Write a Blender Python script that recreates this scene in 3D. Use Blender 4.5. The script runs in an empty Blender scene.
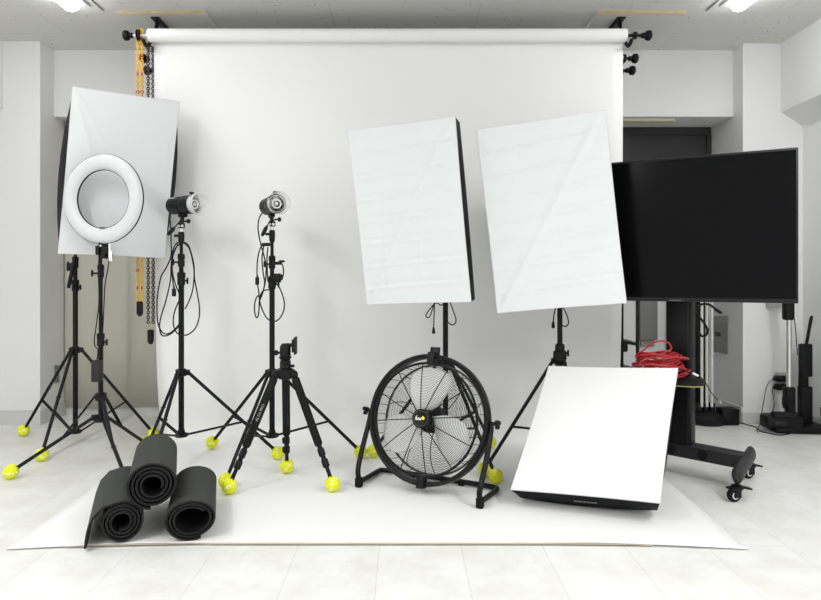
import bpy, bmesh, math, random
from mathutils import Vector as V, Matrix as M
random.seed(7)
SC = bpy.context.scene
COL = SC.collection
PI = math.pi
CAM_H = 1.0

# ------------------------------------------------------------------ helpers
def P(x, y, D):
    """world point seen at photo pixel (x, y) at distance D in front of the camera"""
    return V(((x - 405.0) / 610.0 * D, D, CAM_H - (y - 279.0) / 610.0 * D))

def mat(name, col, rough=0.5, metal=0.0, spec=0.5, **kw):
    m = bpy.data.materials.new(name); m.use_nodes = True
    b = m.node_tree.nodes['Principled BSDF']
    b.inputs['Base Color'].default_value = (*col, 1)
    b.inputs['Roughness'].default_value = rough
    b.inputs['Metallic'].default_value = metal
    b.inputs['Specular IOR Level'].default_value = spec
    for k, v in kw.items():
        b.inputs[k.replace('_', ' ')].default_value = v
    return m

def noisy(m, scale, amount, c1, c2, bump=0.0, detail=4, coords='Object'):
    """two-tone noise in the base colour and an optional bump"""
    nt = m.node_tree; b = nt.nodes['Principled BSDF']
    tc = nt.nodes.new('ShaderNodeTexCoord')
    n = nt.nodes.new('ShaderNodeTexNoise'); n.inputs['Scale'].default_value = scale
    n.inputs['Detail'].default_value = detail
    nt.links.new(tc.outputs[coords], n.inputs['Vector'])
    r = nt.nodes.new('ShaderNodeValToRGB')
    r.color_ramp.elements[0].position = 0.5 - amount
    r.color_ramp.elements[1].position = 0.5 + amount
    r.color_ramp.elements[0].color = (*c1, 1); r.color_ramp.elements[1].color = (*c2, 1)
    nt.links.new(n.outputs['Fac'], r.inputs['Fac'])
    nt.links.new(r.outputs['Color'], b.inputs['Base Color'])
    if bump:
        bp = nt.nodes.new('ShaderNodeBump'); bp.inputs['Strength'].default_value = bump
        bp.inputs['Distance'].default_value = 0.002
        nt.links.new(n.outputs['Fac'], bp.inputs['Height'])
        nt.links.new(bp.outputs['Normal'], b.inputs['Normal'])
    return m

WORLD = {}
def world_of(o):
    return WORLD[o.name]

def empty(name, loc, label, cat, group=None):
    o = bpy.data.objects.new(name, None); COL.objects.link(o)
    o.location = loc; o.empty_display_size = 0.1
    WORLD[o.name] = V(loc)
    o['label'] = label; o['category'] = cat
    if group: o['group'] = group
    return o

def tag(o, label, cat, group=None):
    o['label'] = label; o['category'] = cat
    if group: o['group'] = group
    return o

class MB:
    """collects shapes given in world coordinates and links them as ONE mesh object"""
    def __init__(s): s.v = []; s.f = []; s.mi = []; s.cur = 0
    def add(s, vs, fs):
        b = len(s.v); s.v.extend(V(p) for p in vs)
        for f in fs: s.f.append(tuple(b + i for i in f)); s.mi.append(s.cur)
    def box(s, c, size, rot=None, taper=1.0):
        c = V(c); hx, hy, hz = size[0]/2, size[1]/2, size[2]/2
        R = rot if rot is not None else M.Identity(3)
        vs = []
        for z in (-1, 1):
            t = taper if z > 0 else 1.0
            for x, y in ((-1,-1),(1,-1),(1,1),(-1,1)):
                vs.append(c + R @ V((x*hx*t, y*hy*t, z*hz)))
        s.add(vs, [(3,2,1,0),(4,5,6,7),(0,1,5,4),(1,2,6,5),(2,3,7,6),(3,0,4,7)])
        return s
    def rbox(s, c, size, r=0.004, rot=None, seg=2):
        """box with rounded edges"""
        bm = bmesh.new(); bmesh.ops.create_cube(bm, size=1)
        for v in bm.verts: v.co = V((v.co.x*size[0], v.co.y*size[1], v.co.z*size[2]))
        bmesh.ops.bevel(bm, geom=list(bm.edges), offset=min(r, min(size)*0.49), segments=seg, affect='EDGES', profile=0.5)
        R = rot if rot is not None else M.Identity(3); c = V(c)
        bm.verts.index_update()
        s.add([c + R @ v.co for v in bm.verts], [tuple(v.index for v in f.verts) for f in bm.faces])
        bm.free(); return s
    def prism(s, pts, vec):
        n = len(pts); vec = V(vec); a = [V(p) for p in pts]
        s.add(a + [p + vec for p in a], [tuple(range(n))[::-1], tuple(range(n, 2*n))] +
              [(i, (i+1) % n, n + (i+1) % n, n + i) for i in range(n)])
        return s
    def loft(s, rings, close=True, caps=True):
        n = len(rings[0]); vs = [p for r in rings for p in r]; fs = []
        for k in range(len(rings) - 1):
            for i in range(n if close else n - 1):
                j = (i + 1) % n
                fs.append((k*n+i, k*n+j, (k+1)*n+j, (k+1)*n+i))
        if caps:
            fs.append(tuple(range(n))[::-1]); m = (len(rings)-1)*n
            fs.append(tuple(range(m, m+n)))
        s.add(vs, fs); return s
    def cyl(s, p0, p1, r0, r1=None, seg=16, caps=True):
        p0, p1 = V(p0), V(p1); r1 = r0 if r1 is None else r1
        a, b = frame(p1 - p0)
        rings = [[p + (a*math.cos(2*PI*i/seg) + b*math.sin(2*PI*i/seg))*r for i in range(seg)] for p, r in ((p0, r0), (p1, r1))]
        return s.loft(rings, True, caps)
    def lathe(s, base, axis, prof, seg=24, caps=True):
        base = V(base); ax = V(axis).normalized(); a, b = frame(ax)
        rings = [[base + ax*h + (a*math.cos(2*PI*i/seg) + b*math.sin(2*PI*i/seg))*r for i in range(seg)] for r, h in prof]
        return s.loft(rings, True, caps)
    def tube(s, pts, r, seg=8, closed=False):
        pts = [V(p) for p in pts]; n = len(pts)
        rs = r if isinstance(r, (list, tuple)) else [r]*n
        tang = []
        for i in range(n):
            if closed: t = pts[(i+1) % n] - pts[i-1]
            else: t = pts[min(i+1, n-1)] - pts[max(i-1, 0)]
            tang.append(t.normalized() if t.length > 1e-9 else V((0,0,1)))
        a, b = frame(tang[0]); rings = []
        for i in range(n):
            a = (a - tang[i]*a.dot(tang[i])).normalized(); b = tang[i].cross(a)
            rings.append([pts[i] + (a*math.cos(2*PI*k/seg) + b*math.sin(2*PI*k/seg))*rs[i] for k in range(seg)])
        if closed:
            return s.loft(rings + [rings[0]], True, False)
        return s.loft(rings, True, True)
    def torus(s, c, n, R, r, seg=48, sub=6):
        a, b = frame(V(n)); c = V(c)
        return s.tube([c + (a*math.cos(2*PI*i/seg) + b*math.sin(2*PI*i/seg))*R for i in range(seg)], r, sub, True)
    def sphere(s, c, r, seg=16, rings=10, sc=(1,1,1)):
        c = V(c); vs = [c + V((0,0,r*sc[2]))]; fs = []
        for j in range(1, rings):
            t = PI*j/rings
            for i in range(seg):
                p = 2*PI*i/seg
                vs.append(c + V((r*sc[0]*math.sin(t)*math.cos(p), r*sc[1]*math.sin(t)*math.sin(p), r*sc[2]*math.cos(t))))
        vs.append(c - V((0,0,r*sc[2]))); L = len(vs) - 1
        for i in range(seg):
            j = (i+1) % seg
            fs.append((0, 1+i, 1+j)); fs.append((L, L-seg+j, L-seg+i))
        for k in range(rings-2):
            for i in range(seg):
                j = (i+1) % seg; q = 1 + k*seg
                fs.append((q+i, q+seg+i, q+seg+j, q+j))
        s.add(vs, fs); return s
    def grid(s, fn, nu, nv):
        vs = [fn(i/nu, j/nv) for j in range(nv+1) for i in range(nu+1)]
        s.add(vs, [(j*(nu+1)+i, j*(nu+1)+i+1, (j+1)*(nu+1)+i+1, (j+1)*(nu+1)+i) for j in range(nv) for i in range(nu)])
        return s
    def build(s, name, m, parent=None, angle=38, loc=None, kind=None, recalc=True):
        me = bpy.data.meshes.new(name)
        o = bpy.data.objects.new(name, me); COL.objects.link(o)
        if parent is not None:
            off = WORLD[parent.name]; o.parent = parent
        elif loc is not None: off = V(loc); o.location = off
        else:
            off = V((0,0,0))
            if kind != 'structure':
                lo = [min(p[i] for p in s.v) for i in range(3)]; hi = [max(p[i] for p in s.v) for i in range(3)]
                off = V(((lo[0]+hi[0])/2, (lo[1]+hi[1])/2, lo[2])); o.location = off
        WORLD[o.name] = V(off)
        me.from_pydata([tuple(p - off) for p in s.v], [], s.f)
        for mm in (m if isinstance(m, (list, tuple)) else [m]): me.materials.append(mm)
        if any(s.mi): me.polygons.foreach_set('material_index', s.mi)
        if recalc:
            bm = bmesh.new(); bm.from_mesh(me); bmesh.ops.recalc_face_normals(bm, faces=bm.faces); bm.to_mesh(me); bm.free()
        me.polygons.foreach_set('use_smooth', [True]*len(me.polygons))
        me.set_sharp_from_angle(angle=math.radians(angle))
        if kind: o['kind'] = kind
        return o

def frame(d):
    d = V(d).normalized()
    a = V((0,0,1)) if abs(d.z) < 0.9 else V((1,0,0))
    a = (a - d*a.dot(d)).normalized()
    return a, d.cross(a)

def spline(pts, n=6, closed=False):
    pts = [V(p) for p in pts]; out = []; L = len(pts)
    for i in range(L if closed else L-1):
        if closed: p0, p1, p2, p3 = pts[i-1], pts[i], pts[(i+1) % L], pts[(i+2) % L]
        else: p0, p1, p2, p3 = pts[max(i-1,0)], pts[i], pts[i+1], pts[min(i+2, L-1)]
        for k in range(n):
            t = k/n
            out.append(0.5*((2*p1) + (p2-p0)*t + (2*p0-5*p1+4*p2-p3)*t*t + (3*p1-p0-3*p2+p3)*t**3))
    if not closed: out.append(pts[-1])
    return out

def rotz(a): return M.Rotation(a, 3, 'Z')
def axes(x, y, z):
    m = M((x, y, z)); m.transpose(); return m

def text(name, body, size, m, parent, loc, R, extrude=0.0004, align='CENTER'):
    """raised or printed lettering, a child of its thing"""
    c = bpy.data.curves.new(name, 'FONT'); c.body = body; c.size = size
    c.extrude = extrude; c.align_x = align; c.align_y = 'CENTER'; c.resolution_u = 3
    c.materials.append(m)
    t_ = bpy.data.objects.new(name + '_curve', c); COL.objects.link(t_)
    me = bpy.data.meshes.new_from_object(t_.evaluated_get(bpy.context.evaluated_depsgraph_get()))
    bpy.data.objects.remove(t_)
    me.name = name; o = bpy.data.objects.new(name, me); COL.objects.link(o)
    off = WORLD[parent.name]; o.parent = parent
    mw = R.to_4x4(); mw.translation = V(loc) - off
    o.matrix_local = mw
    WORLD[o.name] = V(loc)
    return o

# ------------------------------------------------------------------ materials
WALL = noisy(mat('wall paper white', (.775,.775,.77), .85, spec=.2), 220, .3, (.765,.765,.76), (.795,.795,.79), bump=.15)
WALLBACK = WALL
CEIL = mat('ceiling board', (.70,.70,.675), .95, spec=.1)
def ceil_mat():
    nt = CEIL.node_tree; b = nt.nodes['Principled BSDF']
    tc = nt.nodes.new('ShaderNodeTexCoord')
    v = nt.nodes.new('ShaderNodeTexVoronoi'); v.inputs['Scale'].default_value = 26; v.inputs['Randomness'].default_value = 1
    n = nt.nodes.new('ShaderNodeTexNoise'); n.inputs['Scale'].default_value = 9
    nt.links.new(tc.outputs['Object'], v.inputs['Vector']); nt.links.new(tc.outputs['Object'], n.inputs['Vector'])
    lt = nt.nodes.new('ShaderNodeMath'); lt.operation = 'LESS_THAN'; lt.inputs[1].default_value = .13
    nt.links.new(v.outputs['Distance'], lt.inputs[0])
    gt = nt.nodes.new('ShaderNodeMath'); gt.operation = 'GREATER_THAN'; gt.inputs[1].default_value = .56
    nt.links.new(n.outputs['Fac'], gt.inputs[0])
    mu = nt.nodes.new('ShaderNodeMath'); mu.operation = 'MULTIPLY'
    nt.links.new(lt.outputs[0], mu.inputs[0]); nt.links.new(gt.outputs[0], mu.inputs[1])
    br = nt.nodes.new('ShaderNodeTexBrick'); br.offset = .5
    br.inputs['Scale'].default_value = 1; br.inputs['Brick Width'].default_value = .9; br.inputs['Row Height'].default_value = .45
    br.inputs['Mortar Size'].default_value = .0022
    br.inputs['Color1'].default_value = (.70,.70,.675,1); br.inputs['Color2'].default_value = (.69,.69,.665,1); br.inputs['Mortar'].default_value = (.56,.56,.54,1)
    nt.links.new(tc.outputs['Object'], br.inputs['Vector'])
    mx = nt.nodes.new('ShaderNodeMix'); mx.data_type = 'RGBA'
    nt.links.new(mu.outputs[0], mx.inputs['Factor']); nt.links.new(br.outputs['Color'], mx.inputs['A'])
    mx.inputs['B'].default_value = (.25,.25,.24,1)
    nt.links.new(mx.outputs['Result'], b.inputs['Base Color'])
ceil_mat()
FLOOR = mat('floor tile', (.8,.8,.78), .38, spec=.35)
def floor_mat():
    nt = FLOOR.node_tree; b = nt.nodes['Principled BSDF']
    tc = nt.nodes.new('ShaderNodeTexCoord'); mp = nt.nodes.new('ShaderNodeMapping')
    mp.inputs['Rotation'].default_value = (0,0,PI/2); mp.inputs['Location'].default_value = (0,.095,0)
    nt.links.new(tc.outputs['Object'], mp.inputs['Vector'])
    br = nt.nodes.new('ShaderNodeTexBrick'); br.offset = .5
    br.inputs['Scale'].default_value = 1; br.inputs['Brick Width'].default_value = .9144; br.inputs['Row Height'].default_value = .3048
    br.inputs['Mortar Size'].default_value = .0016; br.inputs['Mortar Smooth'].default_value = .3
    br.inputs['Color1'].default_value = (.80,.80,.785,1); br.inputs['Color2'].default_value = (.775,.775,.755,1); br.inputs['Mortar'].default_value = (.64,.64,.62,1)
    nt.links.new(mp.outputs['Vector'], br.inputs['Vector'])
    n = nt.nodes.new('ShaderNodeTexNoise'); n.inputs['Scale'].default_value = 5.5; n.inputs['Detail'].default_value = 8; n.inputs['Roughness'].default_value = .65
    nt.links.new(tc.outputs['Object'], n.inputs['Vector'])
    r = nt.nodes.new('ShaderNodeValToRGB'); r.color_ramp.elements[0].position = .36; r.color_ramp.elements[1].position = .58
    r.color_ramp.elements[0].color = (.90,.89,.86,1); r.color_ramp.elements[1].color = (1,1,1,1)
    nt.links.new(n.outputs['Fac'], r.inputs['Fac'])
    mx = nt.nodes.new('ShaderNodeMix'); mx.data_type = 'RGBA'; mx.blend_type = 'MULTIPLY'; mx.inputs['Factor'].default_value = 1
    nt.links.new(br.outputs['Color'], mx.inputs['A']); nt.links.new(r.outputs['Color'], mx.inputs['B'])
    nt.links.new(mx.outputs['Result'], b.inputs['Base Color'])
floor_mat()
BASEB = mat('baseboard vinyl', (.60,.60,.585), .6)
PAPER = mat('seamless white paper', (.86,.86,.855), .8, spec=.2)
PEDGE = mat('kraft paper edge', (.55,.48,.36), .8)
BLACK = mat('black plastic', (.006,.006,.007), .45, spec=.22)
BLACKM = mat('black painted metal', (.006,.006,.007), .38, spec=.2)
CHARC = mat('charcoal plastic', (.018,.018,.019), .5, spec=.3)
RUBBER = mat('black rubber', (.006,.006,.006), .75, spec=.2)
CLOTH = noisy(mat('black nylon cloth', (.013,.013,.014), .7, spec=.15), 90, .3, (.005,.005,.006), (.010,.010,.011), bump=.2)
DIFF = mat('white diffuser cloth', (.67,.69,.70), .65, spec=.25)
DIFFB = mat('bright white diffuser cloth', (.78,.78,.78), .65, spec=.2)
FOAM = noisy(mat('dark grey foam mat', (.045,.047,.045), .75, spec=.25), 300, .35, (.036,.038,.036), (.055,.057,.055), bump=.3)
FOAMIN = mat('dark mat underside', (.010,.010,.010), .85, spec=.1)
FOAMED = mat('dark mat cut edge', (.014,.014,.014), .8, spec=.15)
FOAMG = noisy(mat('black foam grip', (.012,.012,.012), .85, spec=.15), 400, .35, (.009,.009,.009), (.016,.016,.016), bump=.4)
FELT = noisy(mat('yellow tennis felt', (.75,.90,.03), .9, spec=.1, Sheen_Weight=.15), 160, .35, (.64,.70,.015), (.92,.95,.05), bump=.8)
FELTW = mat('tennis ball seam', (.85,.90,.55), .8)
INK = mat('dark print', (.02,.02,.03), .6)
WPRINT = mat('white print', (.75,.75,.72), .6)
GPRINT = mat('grey print', (.22,.22,.21), .6)
YPRINT = mat('yellow print', (.95,.80,.03), .5)
OPRINT = mat('orange print', (.85,.35,.03), .5)
WHITEP = mat('white plastic', (.82,.82,.81), .4)
SILVER = mat('silver metal', (.72,.72,.71), .3, 1.0)
ALU = mat('brushed aluminium blade', (.86,.86,.85), .4, .05)
GREYWIRE = mat('grey cage wire', (.055,.055,.055), .4, .0)
WOOD = noisy(mat('pale wood edge', (.62,.47,.25), .7), 30, .3, (.34,.25,.12), (.46,.36,.20))
CREAM = mat('cream strip', (.72,.66,.48), .6)
CURT = noisy(mat('beige curtain cloth', (.50,.49,.42), .9, spec=.1), 180, .3, (.48,.47,.40), (.52,.51,.44))
SCREEN = mat('black screen', (.0025,.0025,.003), .16, spec=.13)
BEZEL = mat('bezel', (.010,.010,.011), .4, spec=.25)
PANE = mat('dark window glass', (.042,.043,.043), .5, spec=.15)
GREYBOX = mat('grey box', (.20,.20,.19), .6)
TAN = mat('tan bag paper', (.30,.295,.275), .8)
PIPING = mat('rim piping', (.55,.55,.55), .7)
RED = mat('red cable rubber', (.40,.012,.016), .4)
CORD = mat('black cord', (.006,.006,.006), .5, spec=.25)
YCH = mat('yellow chain plastic', (.85,.52,.02), .4)
BCH = mat('black chain plastic', (.05,.05,.05), .4)
GCH = mat('grey chain plastic', (.04,.04,.04), .4)
SIGNAL = mat('red chain link', (.55,.03,.02), .4)
WREF = mat('pale reflector', (.78,.78,.77), .35, .35)
GLASS = mat('frosted clear dome', (.85,.86,.86), .25, Alpha=.42)
TUBE = bpy.data.materials.new('lit tube'); TUBE.use_nodes = True
b = TUBE.node_tree.nodes['Principled BSDF']
b.inputs['Base Color'].default_value = (.9,.9,.9,1)
b.inputs['Emission Color'].default_value = (.99,.99,1,1); b.inputs['Emission Strength'].default_value = 20.0

# ------------------------------------------------------------------ the room
CZ = 2.63
XL, XR, YB, YF = -2.95, 2.753, 4.68, -2.6
def slab(name, m, lo, hi):
    lo, hi = V(lo), V(hi)
    return MB().box((lo+hi)/2, hi-lo).build(name, m, kind='structure')
slab('floor', FLOOR, (XL-.1, YF, -.1), (XR+.1, YB+.1, 0))
slab('ceiling', CEIL, (XL-.1, YF, CZ), (XR+.1, YB+.1, CZ+.1))
slab('wall_left', WALL, (XL-.12, YF, 0), (XL, YB+.1, CZ))
slab('wall_right', WALL, (XR, YF, 0), (XR+.12, YB+.1, CZ))
slab('wall_back', WALL, (XL, YB, 0), (XR, YB+.12, CZ))
slab('wall_back_left', WALL, (XL, 4.18, 0), (-2.50, YB, CZ))             # the left pillar
slab('wall_back_right', WALL, (2.338, 4.22, 0), (XR, YB, CZ))            # the right pillar
slab('wall_back_recess', WALL, (-2.50, 4.50, 0), (.4, YB, 2.157))
slab('trim_1', WALL, (-2.50, 4.345, 2.157), (2.338, YB, CZ))             # the beam over both recesses
slab('trim_2', WALL, (XL, YF, 2.165), (-2.755, 4.18, CZ))                # boxed beam, left wall
MB().prism([(2.60, YF, 2.155), (XR, YF, 2.06), (XR, YF, CZ), (2.60, YF, CZ)], (0, 4.22-YF, 0)).build('trim_3', WALL, kind='structure')
slab('trim_4', CREAM, (.9, 4.40, 2.140), (1.95, 4.46, 2.157))            # pale rail under the beam
slab('baseboard_left', BASEB, (XL, 4.168, 0), (-2.492, 4.18, .10))
slab('baseboard_left_side', BASEB, (-2.50, 4.18, 0), (-2.49, 4.50, .10))
slab('baseboard_back', BASEB, (-2.49, 4.488, 0), (.4, 4.50, .06))
slab('baseboard_right', BASEB, (2.33, 4.208, 0), (XR, 4.22, .078))
slab('baseboard_right_side', BASEB, (2.326, 4.22, 0), (2.338, YB, .11))
slab('baseboard_right_wall', BASEB, (XR-.012, YF, 0), (XR, 4.21, .078))
w = MB()
for lo, hi in (((.9,4.645,.93),(2.33,4.68,.97)), ((.9,4.645,2.10),(2.33,4.68,2.157)), ((.9,4.645,.97),(.94,4.68,2.10)), ((2.30,4.645,.97),(2.335,4.68,2.10)), ((1.66,4.650,.97),(1.72,4.68,2.10))):
    lo, hi = V(lo), V(hi); w.box((lo+hi)/2, hi-lo)
wf = w.build('window_1', mat('dark window frame', (.042,.043,.043), .5, spec=.2), kind='structure')
MB().box((1.62,4.668,1.535), (1.36,.012,1.13)).build('pane', PANE, wf)

# ceiling lights (two in view)
def ceiling_light(x, y0, y1, label):
    e = empty('ceiling_light', (x, (y0+y1)/2, CZ), label, 'ceiling light', 'fluorescent ceiling lights')
    MB().rbox((x, (y0+y1)/2, CZ-.006), (.16, y1-y0+.06, .012), .004).build('base_plate', WHITEP, e)
    m = MB(); prof = []
    for i in range(13):
        a = PI*i/12; prof.append((x - .046*math.cos(a), CZ-.012-.05*math.sin(a)**.7))
    ys = [(y0, .80), (y0+.012, 1.0), (y1-.03, 1.0), (y1-.012, .9), (y1, .62)]
    m.loft([[V((x+(px-x)*k, y, CZ-.012+(pz-CZ+.012)*k)) for px, pz in prof] for y, k in ys], True, True)
    m.build('diffuser', TUBE, e, angle=60)
ceiling_light(-1.955, 2.35, 3.60, 'lit fluorescent ceiling light above the left softbox')
ceiling_light(1.955, 2.35, 3.60, 'lit fluorescent ceiling light above the black television')
for sx in (-1, 1):
    o = MB().box((sx*1.83, 3.2, CZ-.002), (.010, 1.0, .004)).build('trim_5', GREYBOX, kind='structure')
def area(name, loc, rot, sx, sy, power, col=(.985,.99,1)):
    l = bpy.data.lights.new(name, 'AREA'); l.shape = 'RECTANGLE'; l.size = sx; l.size_y = sy; l.energy = power; l.color = col
    o = bpy.data.objects.new(name, l); COL.objects.link(o); o.location = loc; o.rotation_euler = rot
    return o
# unseen lamps added in line with the two rows, to brighten the front
for x in (-1.955, 1.955):
    for y in (.9, -1.0): area('added_ceiling_lamp', (x, y, CZ-.07), (0,0,0), .09, 1.25, 32)
wd = bpy.data.worlds.new('daylight'); SC.world = wd; wd.use_nodes = True
bg = wd.node_tree.nodes['Background']; bg.inputs['Color'].default_value = (.97,.985,1,1); bg.inputs['Strength'].default_value = .72

# curtain in the left recess
m = MB()
def curtain_pt(u, v):
    x = -2.492 + u*1.52
    y = 4.462 + .012*math.sin(x*9.0) + .006*math.sin(x*23+1.2)
    return V((x, y, .062 + v*2.09))
m.grid(curtain_pt, 120, 4)
cu = m.build('curtain', CURT, angle=80); tag(cu, 'plain beige curtain hanging behind the left light stands', 'curtain')
sm = cu.modifiers.new('thickness', 'SOLIDIFY'); sm.thickness = .003

# ------------------------------------------------------------------ backdrop
bd = empty('backdrop', (-.10, 3.62, 0), 'wide white seamless paper backdrop hung from the ceiling rollers and swept over the floor', 'backdrop')
PX0, PX1 = -1.462, 1.262
prof = [(3.664,2.447),(3.6645,2.42),(3.666,2.30),(3.668,2.0),(3.675,1.4),(3.69,.75),(3.72,.35),(3.75,.17),(3.755,.075),(3.70,.018),(3.58,.006),(3.3,.004),(3.0,.004),(2.7,.004),(2.45,.004),(2.32,.005),(2.243,.006)]
pp = spline([V((0,a,b)) for a, b in prof], 6)
m = MB(); nx = 40
def paper_pt(i, j, dz=0):
    p = pp[j]; u = i/nx; x = PX0 + (PX1-PX0)*u
    front = max(0.0, min(1.0, (2.5 - p.y)/.25)) if p.z < .05 else 0
    c = 1 - (2*u-1)**2
    y = p.y + front*.045*min(1, c*1.6); z = p.z + front*.005*min(1, c*1.8)
    if p.z > .6: y += .004*math.sin(u*9+p.z*1.3)
    x += (x+.10)*.034*max(0, min(1, (p.y-2.3)/1.35))
    if p.z < .5 and p.y < 3.5: x += (u-.5)*.010
    return V((x, y, z + dz))
def papergrid(jj, dz=0):
    return [[paper_pt(i, j, dz) for i in range(nx+1)] for j in jj]
rings = papergrid(range(len(pp)))
m.loft(rings, False, False)
sheet = m.build('paper_sheet', PAPER, bd, angle=80)
sm = sheet.modifiers.new('thickness', 'SOLIDIFY'); sm.thickness = .0015; sm.offset = -1
m = MB()
m.prism([V((0,0,0))]*0 or [V((PX0,0,0))]*0 or [paper_pt(i, len(pp)-1, -.0005) + V((0,-.0008,0)) for i in range(3, 36)] + [V((paper_pt(i, len(pp)-1).x, paper_pt(i, len(pp)-1).y-.0008, .005)) for i in range(35, 2, -1)], (0,.004,0))
m.build('edge_strip', PEDGE, bd)
RX0, RX1, RY, RZ = -1.521, 1.312, 3.625, 2.447
m = MB(); m.lathe((RX0, RY, RZ), (1,0,0), [(.024,0),(.0385,0),(.0385,RX1-RX0),(.024,RX1-RX0)], 32); m.build('paper_roll', PAPER, bd)
ro = MB().cyl((RX0-.006, RY, RZ), (RX1+.006, RY, RZ), .023).build('roll_core', WHITEP, bd)

def knob_rod(y, z, xr, xk, side, par, rod_m, k_m):
    s = side
    MB().cyl((xr, y, z), (xk, y, z), .009, seg=12).build('rod', rod_m, par)
    MB().lathe((xk, y, z), (s,0,0), [(.012,-.02),(.017,-.012),(.014,0),(.026,.008),(.030,.02),(.029,.032),(.020,.040)], 20).build('knob', k_m, par)
knob_rod(RY, RZ, RX0-.004, -1.634, -1, bd, WHITEP, BLACK)
knob_rod(RY, RZ, RX1+.004, 1.424, 1, bd, BLACK, BLACK)
MB().lathe((1.366, RY, RZ), (1,0,0), [(.012,-.014),(.021,-.008),(.021,.008),(.012,.014)], 18).build('collar', BLACK, bd)
MB().lathe((-1.580, RY, RZ), (1,0,0), [(.012,-.010),(.036,-.007),(.030,0),(.036,.007),(.012,.010)], 22).build('chain_wheel', BLACK, bd)

# two empty spare rollers behind the paper
def spare(y, z, x0, x1, mm, label, xk0, xk1):
    e = empty('spare_roller', ((x0+x1)/2, y, z), label, 'backdrop roller')
    MB().cyl((x0, y, z), (x1, y, z), .022, seg=20).build('tube', mm, e)
    knob_rod(y, z, x0, xk0, -1, e, WHITEP if mm is WHITEP else BLACK, BLACK)
    knob_rod(y, z, x1, xk1, 1, e, BLACK, BLACK)
    MB().lathe((x1+.006, y, z), (1,0,0), [(.020,-.012),(.026,-.006),(.026,.006),(.020,.012)], 18).build('collar', BLACK, e)
spare(3.82, 2.381, -1.50, 1.365, WHITEP, 'empty white roller rod just below the paper roll', -1.617, 1.418)
spare(3.90, 2.333, -1.54, 1.365, BLACK, 'lowest empty black roller rod behind the paper', -1.626, 1.430)

# ceiling boards and roller brackets
def board(x0, x1, label):
    o = MB().box(((x0+x1)/2, 3.985, CZ-.0085), (x1-x0, .55, .017)).build('ceiling_board', mat('painted board', (.66,.66,.64), .8))
    tag(o, label, 'board', 'ceiling mounting boards')
    MB().box(((x0+x1)/2, 3.7085, CZ-.0085), (x1-x0, .003, .017)).build('edge', WOOD, o)
    return o
board(-1.752, -1.215, 'wooden mounting board on the ceiling, left of the paper roll')
board(1.168, 1.708, 'wooden mounting board on the ceiling, right of the paper roll')
def bracket(x, s, label):
    e = empty('roller_bracket', (x, 3.85, CZ-.017), label, 'bracket', 'black roller brackets')
    MB().box((x, 3.90, CZ-.021), (.05, .30, .008)).box((x-.018*s, 3.90, CZ-.031), (.006, .30, .022)).build('plate', BLACKM, e)
    h = lambda dx, pts: MB().tube(spline([(x+dx*s, a, b) for a, b in pts], 5), .011, 8).build('hook', BLACKM, e)
    h(0, [(3.80,CZ-.02),(3.78,CZ-.07),(3.71,CZ-.17),(3.66,CZ-.228),(3.625,CZ-.240),(3.588,CZ-.222)])
    h(.022, [(3.84,CZ-.02),(3.845,CZ-.12),(3.86,CZ-.27),(3.82,CZ-.288),(3.785,CZ-.268)])
    h(.044, [(3.90,CZ-.02),(3.92,CZ-.16),(3.94,CZ-.315),(3.90,CZ-.336),(3.865,CZ-.316)])
bracket(-1.540, -1, 'black hook bracket holding the left end of the rollers')
bracket(1.333, 1, 'black hook bracket holding the right end of the rollers')

# chains
def chain(xa, xb, y, z0, z1, mm, label, wm, zw, alt=None):
    e = empty('hanging_chain', ((xa+xb)/2, y, zw), label, 'chain', 'roller pull chains')
    m = MB(); pitch = .021; k = 0; z = z0
    while z > z1:
        for x in (xa, xb):
            m.cur = 1 if (alt and (k % 7 == 3 and random.random() < .6)) else 0
            m.torus((x, y, z), (0,1,0) if k % 2 == 0 else (1,.25,0), .0085, .0036, 10, 5)
        z -= pitch*.72; k += 1
    m.torus(((xa+xb)/2, y, z0), (0,1,0), abs(xb-xa)/2, .004, 20, 5)
    m.build('chain_loop', [mm, alt or mm], e)
    m = MB(); m.rbox(((xa+xb)/2, y, zw+.045), (.034, .03, .08), .008).rbox(((xa+xb)/2, y, zw+.006), (.022,.022,.022), .006)
    m.build('weight', wm, e)
chain(-1.589, -1.563, 3.625, 2.474, .871, YCH, 'long yellow plastic pull chain hanging beside the paper roll', BLACK, .783, SIGNAL)
chain(-1.562, -1.532, 3.71, 2.40, .732, BCH, 'longer black pull chain hanging beside the backdrop edge', BLACK, .608)
chain(-1.558, -1.540, 3.86, 2.35, .857, GCH, 'shorter black pull chain, half hidden by the backdrop edge', BLACK, .775)

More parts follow.
